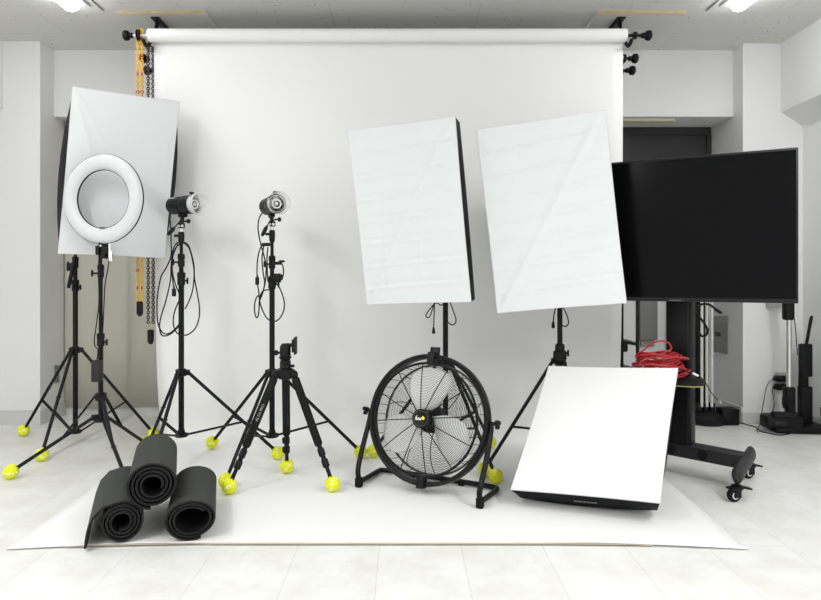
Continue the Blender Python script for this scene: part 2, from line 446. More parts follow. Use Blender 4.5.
# ------------------------------------------------------------------ tennis ball feet and stands
def tennis_ball(c, axis, parent, mark=None):
    """felt ball cut open at the top where the leg enters, its four flaps standing out"""
    c = V(c); ax = V(axis).normalized(); a, b_ = frame(ax)
    m = MB(); seg, rg = 24, 16; r = .0365; rings = []
    vs = []; tw = random.random()*6.28
    for j in range(1, rg):
        t = PI*j/rg
        for i in range(seg):
            p = 2*PI*i/seg + tw; rr = r*(1 + .02*math.sin(5*p+3*t))
            h = math.cos(t); q = math.sin(t)
            if t < .75:
                f = (.75-t)/.75; lob = .5+.5*math.cos(4*p)
                q *= 1 + .35*f*lob; h = h*(1 - .28*f*(1-lob)) + .10*f*lob
            vs.append(c + (a*math.cos(p) + b_*math.sin(p))*rr*q + ax*rr*h)
    vs.append(c - ax*r); L = len(vs)-1; fs = []; mi = []
    for k in range(rg-2):
        for i in range(seg):
            j = (i+1) % seg; fs.append((k*seg+i, (k+1)*seg+i, (k+1)*seg+j, k*seg+j))
            t = PI*(k+1.5)/rg; p = 2*PI*(i+.5)/seg + tw
            s_ = abs((t-PI/2) - .75*math.sin(2*p))
            mi.append(1 if s_ < .11 else 0)
    for i in range(seg): fs.append((L, L-seg+(i+1) % seg, L-seg+i)); mi.append(0)
    m.v = vs; m.f = fs; m.mi = mi
    o = m.build('tennis_ball', [FELT, FELTW], parent, angle=80, recalc=False)
    return o

def rod_with_flat(p0, p1, r, m):
    return m.cyl(p0, p1, r, seg=10)

def light_stand(base, balls, collar_z, hub_z, top_z, label, sections, inverted=False, no_ball=(), r0=.0145):
    X, Y = base
    e = empty('light_stand', (X, Y, 0), label, 'light stand', 'black tripod light stands')
    zb = hub_z - .02
    zs = [zb] + sections + [top_z]
    for i in range(len(zs)-1):
        r = r0 - .0028*i
        m = MB().cyl((X,Y,zs[i]-(.0 if i == 0 else .03)), (X,Y,zs[i+1]), r, seg=16)
        m.build('pole_section', BLACKM, e)
        if i < len(zs)-2:
            z = zs[i+1]
            c = MB().lathe((X,Y,z), (0,0,1), [(r+.001,-.055),(r+.006,-.05),(r+.006,-.02),(r+.004,-.016),(r+.007,-.01),(r+.007,.012),(r-.001,.018)], 16).build('clamp_collar', BLACK, e)
            sd = -1 if i % 2 else 1
            MB().cyl((X,Y,z-.03), (X+sd*.034, Y-.012, z-.03), .005, seg=8).rbox((X+sd*.038, Y-.014, z-.03), (.010,.012,.034), .004).build('clamp_knob', BLACK, c)
    # upper collar and lower hub
    MB().lathe((X,Y,collar_z), (0,0,1), [(.016,-.02),(.026,-.018),(.028,.0),(.028,.016),(.018,.022)], 18).build('leg_collar', BLACK, e)
    MB().lathe((X,Y,hub_z), (0,0,1), [(.017,-.024),(.032,-.022),(.032,-.006),(.019,.002),(.017,.016)], 18).build('hub', BLACK, e)
    for k, (bx, by) in enumerate(balls):
        d = V((bx-X, by-Y, 0)).normalized(); side = V((-d.y, d.x, 0))
        zt = hub_z if inverted else collar_z
        top = V((X,Y,zt)) + d*.036
        bc = V((bx, by, .037 if bx < -1.52 else (.047 if by > 3.5 else .0435))); dirn = (top - bc).normalized()
        foot = bc + dirn*.012
        m = MB().tube([top, foot], .0092, 10)
        m.rbox(V((X,Y,zt)) + d*.030, (.030,.020,.030), .004, axes(d, side, V((0,0,1))))
        for t in (.03, .48):
            q = top.lerp(foot, t); m.cyl(q - side*.012, q + side*.012, .005, seg=8)
        leg = m.build('leg', BLACKM, e)
        if k not in no_ball: tennis_ball(bc, dirn, leg)
        mid = top.lerp(foot, .62 if not inverted else .40)
        zo = collar_z if inverted else hub_z - .012
        st = V((X,Y,zo)) + d*.030
        m = MB()
        for sg in (-1, 1): m.cyl(st + side*.0045*sg, mid + side*.0045*sg, .0052, seg=8)
        m.rbox(st - d*.006, (.022,.026,.018), .003, axes(d, side, V((0,0,1))))
        m.build('brace', BLACKM, e)
    return e

GRP = None
# stand behind the left softbox, ring light stand, two strobe stands, two softbox stands
A0 = (-2.005, 3.71); B0 = (-1.596, 3.2); C0 = (-1.203, 3.28); D0 = (-.717, 3.29); F0 = (.221, 3.33); G0 = (.787, 3.10)
stA = light_stand(A0, [(-2.425,3.88),(-1.995,3.35),(-1.565,3.80)], .568, .085, 1.62, 'tallest black tripod stand under the left softbox, standing on bare floor', [.98, 1.12])
stB = light_stand(B0, [(-1.97,3.05),(-1.300,2.86),(-1.530,3.59)], .383, .275, 1.20, 'black tripod stand carrying the ring light', [.70, 1.06], inverted=True, r0=.0125)
stC = light_stand(C0, [(-.700,3.36),(-1.235,2.935),(-1.475,3.50)], .497, .175, 1.265, 'black tripod stand under the strobe with its cord hung in wide loops', [1.02, 1.12])
stD = light_stand(D0, [(-1.125,3.56),(-.246,3.38),(-.850,2.895)], .495, .17, 1.27, 'black tripod stand under the strobe, right behind the camera tripod', [1.00, 1.11])
stF = light_stand(F0, [(-.175,3.40),(.500,3.57),(.440,2.965)], .55, .20, 1.34, 'black tripod stand behind the drum fan, under a softbox', [.95])
stG = light_stand(G0, [(.402,3.065),(.77,3.47),(1.0,3.30)], .585, .24, 1.33, 'black tripod stand behind the fallen softbox, next to the television', [.655], r0=.016)
# second clamp with a thin wire handle on the strobe stand in the middle
MB().rbox((D0[0]+.03, D0[1]-.01, 1.085), (.05,.02,.018), .004).rbox((D0[0]+.055, D0[1]-.012, 1.095), (.03,.014,.012), .003).build('clip_lever', BLACK, stD)
MB().rbox((D0[0]+.030, D0[1]-.01, 1.005), (.04,.03,.05), .006).rbox((D0[0]+.054,D0[1]-.012,1.01), (.014,.02,.03), .004).build('clip_clamp', BLACK, stD)
# a short steadying strut on the stand beside the fan
MB().lathe((G0[0], G0[1], .60), (0,0,1), [(.02,-.01),(.034,-.006),(.034,.03),(.024,.04),(.024,.06),(.018,.07)], 18).build('sleeve', BLACK, stG)

# ------------------------------------------------------------------ softboxes
def softbox(cs, depth, name, label, dm, folds=(), lip=.10, back=.085, center_back=None, seed=0, bow=.003, head=True, logo=False, wr=.0, puff=.006, lipsc=.985, puffv=None):
    TL, TR, BR, BL = [V(c) for c in cs]
    cen = (TL+TR+BR+BL)/4
    ux = ((TR+BR)-(TL+BL)).normalized(); uy = ((TL+TR)-(BL+BR)).normalized()
    nb = uy.cross(ux).normalized()                        # points away from the viewer
    if nb.y < 0: nb = -nb
    cb = V(center_back) if center_back else cen + nb*depth
    e = empty(name, (cen.x, cen.y, min(c.z for c in (TL,TR,BR,BL))), label, 'softbox', 'rectangular softboxes')
    rnd = random.Random(seed)
    ph = [rnd.random()*6.28 for _ in range(12)]
    def bil(u, v):
        bu = bow*4*v*(1-v); bv = bow*4*u*(1-u)
        W = (TR-TL).length; H = (TL-BL).length
        uu = u + (bu/W)*(1-2*u); vv = v + (bv/H)*(1-2*v)
        return (BL*(1-uu) + BR*uu)*(1-vv) + (TL*(1-uu) + TR*uu)*vv
    def face(u, v):
        p = bil(u, v)
        edge = min(1, 14*u)*min(1, 14*(1-u))*min(1, 14*v)*min(1, 14*(1-v))
        d = 0
        for k, (fv, sl) in enumerate(folds):
            t = v - fv - sl*(u-.5)
            d += .0060*math.exp(-(t/.0065)**2) - .0045*math.exp(-((t-.014)/.012)**2)
        if folds:
            for fu in (.28, .62): d += .0016*math.exp(-((u-fu-.05*math.sin(v*4+ph[0]))/.008)**2)
            d += .007*math.exp(-((u - v*.95 - .02)/.035)**2)     # pull line from corner to corner
        d += wr*(math.exp(-((u-(1-v)*.55)/.03)**2)*v + .7*math.exp(-((u-(1-v)*.95-.02)/.025)**2)*max(0, v-.3))
        # gathers running out of the corners
        for (cu, cv) in ((0,0),(1,0),(0,1),(1,1)):
            du, dv = abs(u-cu), abs(v-cv); rr = math.hypot(du, dv)
            if rr < .35 and rr > 1e-5:
                d += .0028*math.sin(7*math.atan2(dv, du)+ph[int(cu+2*cv)])*math.exp(-rr*8)*min(1, rr*20)
        d += .0012*math.sin(u*9+ph[5]+v*3)*math.sin(v*7+ph[6])
        return p - nb*(d*edge - .001*(1-edge))
    m = MB().grid(face, 72, 96); m.build('front_diffuser', dm, e, angle=80)
    n = 10
    def perim(fn):
        return [fn(i/n, 0) for i in range(n)] + [fn(1, i/n) for i in range(n)] + [fn(1-i/n, 1) for i in range(n)] + [fn(0, 1-i/n) for i in range(n)]
    r0 = perim(bil)
    nbl = (cb - cen).normalized() if center_back else nb
    def ring(depthv, sc, bulge=0):
        out = []
        for k, q in enumerate(r0):
            t = (k % n)/n; o_ = (-uy, ux, uy, -ux)[k//n]
            out.append(cen + (q-cen)*sc + nb*depthv + o_*((puff if (k//n) % 2 or puffv is None else puffv)*4*t*(1-t)*min(1, depthv/lip)))
        return out
    def sq(u, v): return cb + ux*((u-.5)*2*back) + uy*((v-.5)*2*back)
    last = perim(sq)
    lipr = ring(lip, lipsc)
    mid = [l*.55 + q*.45 + (l-(cen+nb*lip)).normalized()*.012 for l, q in zip(lipr, last)]
    r_in = [q + nb*.002 for q in r0]
    m = MB(); m.loft([r_in, ring(lip*.5, (1+lipsc)/2), lipr, mid, last], True, False)
    m.f.append(tuple(range(len(m.v)-4*n, len(m.v)))); m.mi.append(0)
    m.build('shell', CLOTH, e, angle=50)
    MB().tube([q + nb*.003 for q in r0], .0024, 6, True).build('rim_piping', PIPING, e)
    if head:
        MB().lathe(cb, nb, [(back*.9,-.01),(back*1.05,0),(back*1.05,.012),(.04,.016),(.036,.07),(.03,.09)], 24).build('lamp_head', BLACK, e)
    if logo:
        p = BL.lerp(BR, .44) + nb*.055
        q = BL.lerp(BR, .60) + nb*.055
        d = (q-p).normalized(); up = -nb
        nn = d.cross(up).normalized()
        if nn.y > 0: nn = -nn
        m = MB(); L = (q-p).length; t = 0
        while t < L:
            w_ = .004 + .004*rnd.random()
            m.box(p + d*t + nn*.004, (w_, .010, .002), axes(d, up, d.cross(up))); t += w_ + .003
        m.build('printed_mark', GPRINT, e)
    return e, cen, cb, nb

SA = [P(72.5,86.5,3.21), P(179.5,101.5,3.46), P(164.5,258,3.46), P(58,253.5,3.21)]
SF = [P(347.5,130.5,3.0), P(455,116.5,2.82), P(471,302,2.82), P(367,304.5,3.0)]
SG = [P(476.5,129.5,2.87), P(605.5,110,2.72), P(626.5,303,2.72), P(497.5,313,2.87)]
SX = [P(548.7,365.8,3.02), P(678,368,2.78), P(660,503,2.45), P(510.5,489.5,2.66)]
sA, cA, bA, nA = softbox(SA, .40, 'softbox', 'grey-white softbox standing behind the ring light', DIFF, seed=3, wr=.006, puff=.040, puffv=.004, lip=.10, center_back=(-1.78, 3.57, 1.59))
fo = [(.10,.03),(.225,.03),(.355,.02),(.48,.02),(.605,.02),(.73,.03),(.86,.03)]
sF, cF, bF, nF = softbox(SF, .36, 'softbox', 'upright creased white softbox above the drum fan', DIFF, folds=fo, seed=5)
sG, cG, bG, nG = softbox(SG, .30, 'softbox', 'upright creased white softbox in front of the television', DIFF, folds=[(.12,.05),(.25,.045),(.37,.04),(.50,.04),(.62,.05),(.75,.05),(.88,.05)], seed=9)
sX, cX, bX, nX = softbox(SX, .27, 'softbox', 'square white softbox lying tilted back on the paper', DIFFB, seed=12, lip=.125, back=.09, head=False, logo=True, bow=.004, puff=.016, lipsc=.95)
# tilting heads that join the upright softboxes to their stands
def head_arm(sb, cb, nb, top, handle=None):
    h = cb + nb*.05
    m = MB(); m.tube(spline([h, h + V((0,0,-.05)), V((top[0], top[1], top[2]))], 5), .013, 10)
    m.rbox(h + V((0,0,-.05)), (.035,.035,.07), .006)
    m.build('tilt_bracket', BLACK, sb)
    if handle:
        MB().tube(handle, [.007,.011,.011,.009][:len(handle)], 10).build('tilt_handle', BLACK, sb)
head_arm(sA, bA, nA, (A0[0], A0[1], 1.60), [P(76,255,3.68), P(74,262,3.66), P(69,285,3.64), P(68.5,288,3.64)])
head_arm(sF, bF, nF, (F0[0], F0[1], 1.33))
head_arm(sG, bG, nG, (G0[0], G0[1], 1.32))
m = MB(); m.rbox((A0[0]-.02, A0[1]-.02, P(0,267,3.7).z), (.035,.03,.05), .006); m.build('tilt_clamp', BLACK, sA)
# power cords that hang from the softbox heads
def cord(sb, pts, r=.0032, n=6, name='cord', mm=None):
    return MB().tube(spline(pts, n), r, 8).build(name, mm or CORD, sb)
DF = F0[1]-.04
c = cord(sF, [P(x,y,DF) for x, y in ((447,297),(442,305),(436,303),(430,309),(426,315),(427,317.5),(430,316),(434,304),(435,298),(434.5,304),(434,318),(433.6,328))])
cord(sF, [P(x,y,DF) for x, y in ((449,298),(451,305),(455,316),(456,321),(454,324.5),(451,324.5),(448,322))])
def plug(p, sb, L=.036, w=.013):
    p = V(p); m = MB()
    m.lathe(p, (0,0,-1), [(.0035,0),(.005,.004),(w*.6,.016),(w*.7,L-.006),(w*.5,L)], 12)
    m.build('plug', BLACK, sb)
    m = MB()
    for s in (-.004, .004): m.box(p + V((s,0,-L-.006)), (.0018,.005,.012))
    m.build('prong', SILVER, sb)
plug(P(433.6,327,DF), c)
DG = G0[1]-.04
c = cord(sG, [P(x,y,DG) for x, y in ((557,306),(555,310),(553.8,316),(553.2,322))])
plug(P(553.2,321,DG), c)
cord(sG, [P(x,y,DG) for x, y in ((562,306),(565.5,312),(568,319),(568.5,323),(566,326.5),(562,325))])

# ------------------------------------------------------------------ ring light
rc = V(((103.2-405)/194.3, 3.14, 1 + (279-199)/194.3))
rn = V((-math.sin(math.radians(11)), -math.cos(math.radians(11)), 0)).normalized()
rl = empty('ring_light', (B0[0], B0[1], 1.19), 'white ring light on a tripod in front of the left softbox', 'ring light')
def ring_prof(pr, name, mm):
    a, b_ = frame(rn); m = MB(); N = 64; rings = []
    for i in range(N+1):
        t = 2*PI*i/N; d = a*math.cos(t) + b_*math.sin(t)
        rings.append([rc + d*r + rn*h for r, h in pr])
    m.loft(rings, True, False); return m.build(name, mm, rl, angle=50)
R1, R0 = .2290, .1515
pr = [(R0+.003,.0)] + [(R0 + (R1-R0)*k/10, .020*math.sin(PI*k/10)**.5 + .004) for k in range(11)] + [(R1-.003,.0)]
ring_prof(pr, 'diffuser', mat('ring diffuser', (.60,.61,.62), .45))
ring_prof([(R0-.003,.003),(R1+.002,.003),(R1+.002,-.004),(R1-.02,-.016),(R0+.02,-.016),(R0-.003,-.004)], 'housing', BLACK)
a_ = V((0,0,1)); rs = rc - a_*R1
m = MB().rbox(rs + V((0,.01,-.008)), (.05,.03,.035), .006).rbox(rs + V((0,.01,-.045)), (.026,.026,.06), .005)
m.rbox(rs + V((-.026,.0,-.035)), (.022,.03,.05), .008); m.rbox(rs + V((.012,.0,-.035)), (.03,.03,.034), .006)
m.rbox(rs + V((0,.035,-.06)), (.026,.09,.034), .006); m.build('mount', BLACK, rl)
MB().cyl(rs + V((-.006,-.014,-.012)), rs + V((-.006,-.0165,-.012)), .005, seg=12).build('screw', SILVER, rl)
m = MB().box(rs + V((.034,-.004,-.03)), (.009,.002,.09)).box(rs + V((.040,-.005,-.065)), (.016,.002,.05)); m.build('tag', WHITEP, rl)
MB().rbox(rc - a_*R0 + V((0,-.012,.002)), (.032,.008,.006), .002).build('socket', CHARC, rl)
DB = 3.17
cord(rl, [P(x,y,DB) for x, y in ((107,247),(109,258),(108,268),(105,285),(104,305),(103,325),(102,345))], .0030)
cord(rl, [P(x,y,DB) for x, y in ((99,255),(98.5,275),(99,300),(97,320),(94.5,338),(95,346),(98,350),(97,360))], .0030)
m = MB().rbox(P(97,371,DB-.02), (.050,.032,.112), .006); ad = m.build('power_adapter', CHARC, rl)

# ------------------------------------------------------------------ strobes
def strobe(base, top_z, rear, ax, label, cords, plugp, lever):
    X, Y = base; ax = V(ax).normalized(); rear = V(rear)
    e = empty('strobe_light', (X, Y, top_z), label, 'strobe light', 'black strobe heads')
    o = MB().lathe(rear, ax, [(.030,0),(.044,.004),(.047,.012),(.047,.085),(.0445,.087),(.0445,.094),(.048,.096),(.050,.100),(.050,.168),(.046,.172)], 32).build('body', BLACK, e)
    a, b_ = frame(ax)
    up = V((0,0,1)); sd = ax.cross(up).normalized()
    view = -sd if sd.y > 0 else sd
    m = MB()
    for k in range(6):                                      # small pale print on the shoulder of the body
        d = (up*.80 + view*.60).normalized()
        m.box(rear + ax*(.018 + .007*k) + d*.0472, (.005,.005 if k % 2 else .007,.0012), axes(ax, ax.cross(d).normalized()*-1, d))
    m.build('printed_mark', WPRINT, o)
    m = MB()
    for k in range(4):
        for j in range(3):
            d = (up*(.25-.3*j) + view).normalized()
            m.rbox(rear + ax*(.03+.012*k) + d*.0465, (.005,.008,.002), .0008, axes(ax, ax.cross(d).normalized()*-1, d))
    m.build('vent', RUBBER, o)
    MB().lathe(rear + ax*.172, ax, [(.046,0),(.0445,.002),(.030,-.012),(.012,-.016)], 32, caps=True).build('reflector', WREF, e, angle=60)
    m = MB(); m.torus(rear + ax*.172, ax, .022, .0042, 28, 8); m.sphere(rear + ax*.167, .011, 12, 8)
    for t in (.5, 2.6, 4.7): m.cyl(rear + ax*.160 + (a*math.cos(t)+b_*math.sin(t))*.031, rear + ax*.172 + (a*math.cos(t)+b_*math.sin(t))*.031, .006, seg=10)
    m.build('flash_tube', mat('frosted tube', (.80,.79,.74), .2), e)
    m = MB(); m.lathe(rear + ax*.166, ax, [(.0515,0),(.056,.018),(.0595,.036),(.0605,.050),(.0595,.050),(.0585,.036),(.055,.018),(.0505,0)], 36, caps=False)
    m.build('glass_cover', GLASS, e)
    MB().lathe(rear + ax*.150 + up*.049, up, [(.006,0),(.006,.009),(.013,.010),(.013,.017),(.008,.019)], 16).build('locking_knob', BLACK, e)
    # yoke, knob and spigot
    yk = rear + ax*.085 - up*.052
    top = V((X, Y, top_z))
    m = MB().rbox(yk + up*-.004, (.05,.026,.02), .005, rotz(math.atan2(ax.y, ax.x)))
    m.tube([yk - up*.006, top + up*.035], .011, 10)
    m.rbox(top + up*.026, (.036,.022,.030), .006); m.build('tilt_bracket', BLACK, e)
    MB().cyl(top + V((.014,-.004,.048)), top + V((.034,-.008,.048)), .005, seg=10).lathe(top + V((.034,-.008,.048)), (1,-.2,0), [(.006,0),(.012,.003),(.012,.013),(.008,.016)], 14).build('tilt_knob', BLACK, e)
    m = MB()
    for s in (-.010, .010): m.lathe(top + V((s,-.012,.022)), (0,-1,0), [(.0075,0),(.0075,.004),(.004,.006)], 12)
    m.build('bolt', SILVER, e)
    MB().cyl(top - up*.008, top + up*.008, .010, seg=14).build('spigot', SILVER, e)
    MB().lathe(top - up*.075, up, [(.011,0),(.015,.01),(.017,.045),(.015,.066)], 16).rbox(top + V((-.024,-.006,-.030)), (.024,.014,.014), .005).build('socket', BLACK, e)
    m = MB(); m.cyl(lever[0], lever[1], .003, seg=8); lv = m.build('tilt_lever', BLACK, e)
    MB().tube([lever[1], V(lever[1]).lerp(V(lever[2]), .25), V(lever[1]).lerp(V(lever[2]), .8), lever[2]], [.006,.011,.0105,.006], 10).build('grip', BLACK, lv)
    first = None
    for pts in cords:
        c = MB().tube(spline(pts, 6), .0036, 8).build('cord', CORD, e)
        first = first or c
    m = MB(); p = V(plugp); m.rbox(p, (.020,.018,.042), .005); m.tube([p + up*.02, p + up*.034], [.006,.004], 8); m.build('plug', BLACK, first)
    return e
dC = C0[1] - .028
q = lambda pts, D: [P(x, y, D) for x, y in pts]
rearC = V((-1.260, 3.345, 1.392)); axC = (.89,-.45,.0)
strobe(C0, 1.262, P(171.5,206,3.345), axC, 'black strobe light facing right, nearest the ring light', [
    q([(169,215),(170.5,224),(171,240),(171,256),(166,268),(161,277),(157.5,295),(157,312),(158.5,325),(163,333),(169,333.5),(175,329),(180,323)], dC),
    q([(182,241),(176,244),(172.5,252),(171,266),(170.5,280),(166,300),(161.5,315),(159.5,326),(161,334),(165,336),(172,333),(180,325)], dC-.006),
    q([(182,241),(188,245),(191.5,254),(194,266),(194.5,278),(197,292),(199.3,306),(199,318),(195.5,328),(189,334),(184,335),(177,333),(173.5,325),(173.8,315),(177,305),(181,297)], dC-.003),
    q([(183,242),(189,248),(192,258),(194,272),(193,288),(189.5,300),(185,309)], dC-.008),
    q([(181,243),(175,249),(172.5,260),(172.5,272),(175,283),(179.5,294)], dC-.010),
    q([(178,244),(173.5,254),(172,266),(172.5,278),(173.6,287)], dC-.013)],
    P(174,292.5,dC-.013), [P(180,221,3.26), P(174.5,227.5,3.25), P(167.5,235,3.24)])
dD = D0[1] - .03
strobe(D0, 1.272, P(266.8,207,3.36), (.5,-.866,0), 'black strobe light above the camera tripod', [
    q([(262,213),(259,219),(258,227),(259,236),(261,245),(264,256),(266,266),(265.5,280),(263,292),(260,300)], dD),
    q([(270,244),(264,244.5),(260,249),(257.5,260),(257,272),(257,280)], dD-.004),
    q([(257.2,283),(258.5,290),(259.5,300),(262,309),(266,317),(271,321),(275,321.5),(280,318),(283.5,311),(284.3,303),(282.5,295),(279.5,288),(276,283)], dD-.002),
    q([(264,245),(262,258),(263,272),(264.5,284),(261,297),(257.5,296),(254.8,303),(254.5,311),(256,317),(258,316.5),(259,309),(259.5,299),(262,292),(266,290),(271,290)], dD-.007),
    q([(268,247),(267,258),(267.5,275),(268.5,282),(272,285)], dD-.010),
    q([(279,262),(282,264),(283.5,270),(283,276),(281,280)], dD-.012)],
    P(257.2,281,dD-.004), [P(269.5,221,3.27), P(267,226,3.26), P(262,236,3.24)])
MB().rbox(P(266.5,244.5,dD+.01), (.05,.02,.018), .005).build('cord_hook', BLACK, stD)

# ------------------------------------------------------------------ camera tripod
ap = V((-.575, 2.93, .548))
tp = empty('camera_tripod', (ap.x, ap.y, 0), 'short black camera tripod with foam grips and bare ball head', 'tripod')
m = MB().lathe(ap, (0,0,1), [(.022,-.03),(.040,-.022),(.046,.0),(.046,.014),(.034,.022),(.020,.026)], 24); m.build('shoulder', BLACK, tp)
MB().cyl(ap - V((0,0,.25)), ap + V((0,0,.05)), .0125, seg=18).build('center_column', BLACKM, tp)
MB().lathe(ap + V((0,0,.022)), (0,0,1), [(.020,0),(.026,.004),(.027,.02),(.022,.026)], 20).rbox(ap + V((.034,-.004,.035)), (.02,.016,.014), .004).build('column_lock', BLACK, tp)
hd = ap + V((0,0,.048))
bh = MB().lathe(hd, (0,0,1), [(.026,0),(.027,.008),(.022,.014),(.025,.02),(.030,.026),(.031,.030),(.026,.033),(.026,.072),(.024,.082),(.019,.09),(.016,.094)], 24).build('ball_head', BLACK, tp)
MB().cyl(hd + V((-.026,0,.05)), hd + V((-.038,0,.05)), .006, seg=10).lathe(hd + V((-.036,0,.05)), (-1,0,0), [(.011,0),(.0125,.003),(.0125,.014),(.010,.017)], 16).build('lock_knob', BLACK, bh)
m = MB().tube([hd + V((.005,0,.086)), hd + V((.030,-.004,.086))], .010, 10)
m.rbox(hd + V((.042,-.004,.085)), (.014,.05,.062), .003).rbox(hd + V((.050,-.004,.085)), (.008,.058,.085), .003)
m.build('camera_plate', BLACK, bh)
for k, (bx, by) in enumerate([(-.812,2.82),(-.338,2.85),(-.604,3.12)]):
    d = V((bx-ap.x, by-ap.y, 0)).normalized(); side = V((-d.y, d.x, 0))
    top = ap + d*.046 - V((0,0,.004)); bc = V((bx, by, .0435)); dr = (top-bc).normalized()
    m = MB().sphere(top, .021, 14, 8)
    m.rbox(top - dr*.02, (.030,.034,.055), .007, axes(side.cross(dr), side, dr)) if False else None
    m.tube([top, bc.lerp(top, .36)], .0135, 12); m.tube([bc.lerp(top, .40), bc.lerp(top, .19)], .0115, 12); m.tube([bc.lerp(top, .22), bc + dr*.012], .0095, 12)
    lg = m.build('leg', BLACKM, tp)
    g0, g1 = bc.lerp(top, .97), bc.lerp(top, .345)
    MB().tube([g0, g0.lerp(g1, .03), g0.lerp(g1, .97), g1], [.016,.0195,.0195,.016], 16).build('foam_grip', FOAMG, lg)
    for t in (.285, .185):
        q0 = bc.lerp(top, t)
        MB().tube([q0 - dr*.020, q0 - dr*.016, q0 + dr*.014, q0 + dr*.02], [.013,.0165,.0165,.013], 14).rbox(q0 + side*.016 - d*.0, (.012,.012,.03), .003, axes(dr.cross(side), side, dr)).build('leg_clamp', BLACK, lg)
    tennis_ball(bc, dr, lg)
    if k == 0:
        # the pale lettering running down the leg
        view = V((-bx*.3, -1, .1)); view = (view - dr*view.dot(dr)).normalized()
        R = axes(dr, view.cross(dr).normalized(), view)
        text('lettering', 'ALTA PRO', .018, mat('grey lettering', (.40,.40,.39), .6), lg, bc.lerp(top, .655) + view*.0200 - side*.0, R, .0003)

# ------------------------------------------------------------------ drum fan
fc = V((.110, 2.90, .335)); rf = V((.898,-.44,0)).normalized(); nh = V((-.44,-.898,0)).normalized()
nf = (nh*.985 + V((0,0,.22))).normalized(); zf = rf.cross(nf)*-1
if zf.z < 0: zf = -zf
def FP(r, t, a=0): return fc + rf*(r*math.cos(t)) + zf*(r*math.sin(t)) + nf*a
fan = empty('drum_fan', (fc.x, fc.y, 0), 'black floor drum fan with wire guard and metal blades', 'fan')
N = 96
m = MB(); m.loft([[FP(r, 2*PI*i/N, a) for r, a in ((.286,-.026),(.286,.026),(.291,.030),(.302,.030),(.306,.024),(.306,-.024),(.302,-.030),(.291,-.030))] for i in range(N+1)], True, False)
m.build('hoop', BLACKM, fan, angle=50)
def guard(name, a_rim, a_mid, rw, nring, nsp, hubr, mm, curve):
    m = MB()
    def ax_(r): return a_rim + (a_mid-a_rim)*(1 - (r/.260)**2)
    for k in range(nring):
        r = hubr + (.257-hubr)*(k+.5)/nring
        m.tube([FP(r, 2*PI*i/72, ax_(r)) for i in range(72)], rw, 4, True)
    m.tube([FP(.260, 2*PI*i/96, a_rim) for i in range(96)], .0055, 8, True)
    g = m.build(name, mm, fan)
    for k in range(nsp):
        t0 = 2*PI*k/nsp + .13
        MB().tube([FP(hubr*.8 + (.260-hubr*.8)*j/10, t0 + curve*(j/10)**2, ax_(hubr*.8+(.260-hubr*.8)*j/10)-.003) for j in range(11)], .0024, 6).build('spoke', mm, g)
    return g
fg = guard('front_guard', .045, .088, .00095, 30, 12, .040, BLACKM, 0)
guard('rear_guard', -.075, -.105, .0008, 16, 10, .05, GREYWIRE, .3)
m = MB()
for k in range(36):
    t = 2*PI*k/36; m.tube([FP(.260, t, .045), FP(.266, t, -.015), FP(.260, t, -.075)], .0014, 4)
m.build('side_wires', BLACKM, fan)
m = MB(); m.lathe(fc + nf*.078, nf, [(.042,-.006),(.045,0),(.045,.008),(.040,.013),(.037,.0135),(.034,.0115)], 32); hb = m.build('hub_cap', BLACK, fan)
MB().torus(fc + nf*.0905, nf, .036, .0012, 40, 5).build('ring_mark', mat('grey ring', (.09,.09,.085), .5), hb)
RB = axes(rf, zf, nf)
bp = lambda x, z, a=.0905: fc + rf*x + zf*z + nf*a
m = MB()
for (x0,z0,x1,z1,w_) in ((-.025,-.005,-.021,.008,.006),(-.021,.008,-.0165,.0115,.004),(-.018,-.006,-.018,.003,.005),(-.012,-.006,-.0095,.0035,.005),(-.005,-.006,-.003,.0035,.005),(.001,-.006,.003,.003,.005),(-.024,-.0065,.005,-.0055,.0035)):
    a0, a1 = bp(x0,z0), bp(x1,z1); m.tube([a0, a1], w_/2, 6)
m.build('badge_lettering', WPRINT, hb)
m = MB(); pts = []
for k in range(10):
    r = .0095 if k % 2 == 0 else .0065; t = 2*PI*k/10 + .3; pts.append(bp(.0135 + r*math.cos(t), .003 + r*math.sin(t), .090))
m.prism(pts, nf*.0022); m.build('badge_star', YPRINT, hb)
m = MB().tube([bp(.007,.001), bp(.008,.007), bp(.012,.0115)], .0022, 6); m.build('badge_flame', OPRINT, hb)
MB().lathe(fc - nf*.095, nf, [(.03,-.01),(.062,0),(.066,.02),(.066,.075),(.055,.085),(.02,.088)], 28).build('motor', BLACK, fan)
for k, t0 in enumerate((100, -20, 220)):
    t0 = math.radians(t0)
    def blade(u, v):
        r = .040 + .200*v
        wid = .50 + .16*math.sin(PI*min(1, v*1.1)*.62)
        wid = (.040 + .135*math.sin(min(1, v*1.25+.05)*PI/2)**1.2)/r
        wid = min(wid, 1.25)
        edge = 1.0 if v < .8 else math.sqrt(max(0.02, 1 - ((v-.8)/.2)**2*.75))
        t = (u-.5)*wid*1.15*edge - .25*v
        pitch = .032*(1 - .3*v)
        return FP(r, t0 + t, .012 + (u-.5)*2*pitch + .006*math.cos((u-.5)*PI))
    bl = MB().grid(blade, 14, 14).build('blade', ALU, fan, angle=80)
    s_ = bl.modifiers.new('thickness', 'SOLIDIFY'); s_.thickness = .0025; s_.offset = 0
MB().cyl(fc - nf*.01, fc + nf*.045, .042, seg=28).build('blade_hub', BLACK, fan)
# brackets between hoop and guard
for t in (PI/2-.02, -PI/2+.02):
    big = abs(abs(t)-PI/2) < .1
    MB().rbox(FP(.284, t, .026), (.06, .05, .02 if not big else .036), .004, axes(V(FP(1,t)-fc), nf, V(FP(1,t+PI/2)-fc))).build('guard_bracket', BLACK, fan)
MB().rbox(FP(.312, PI/2-.02, .0), (.05,.06,.014), .004, RB).build('top_block', BLACK, fan)
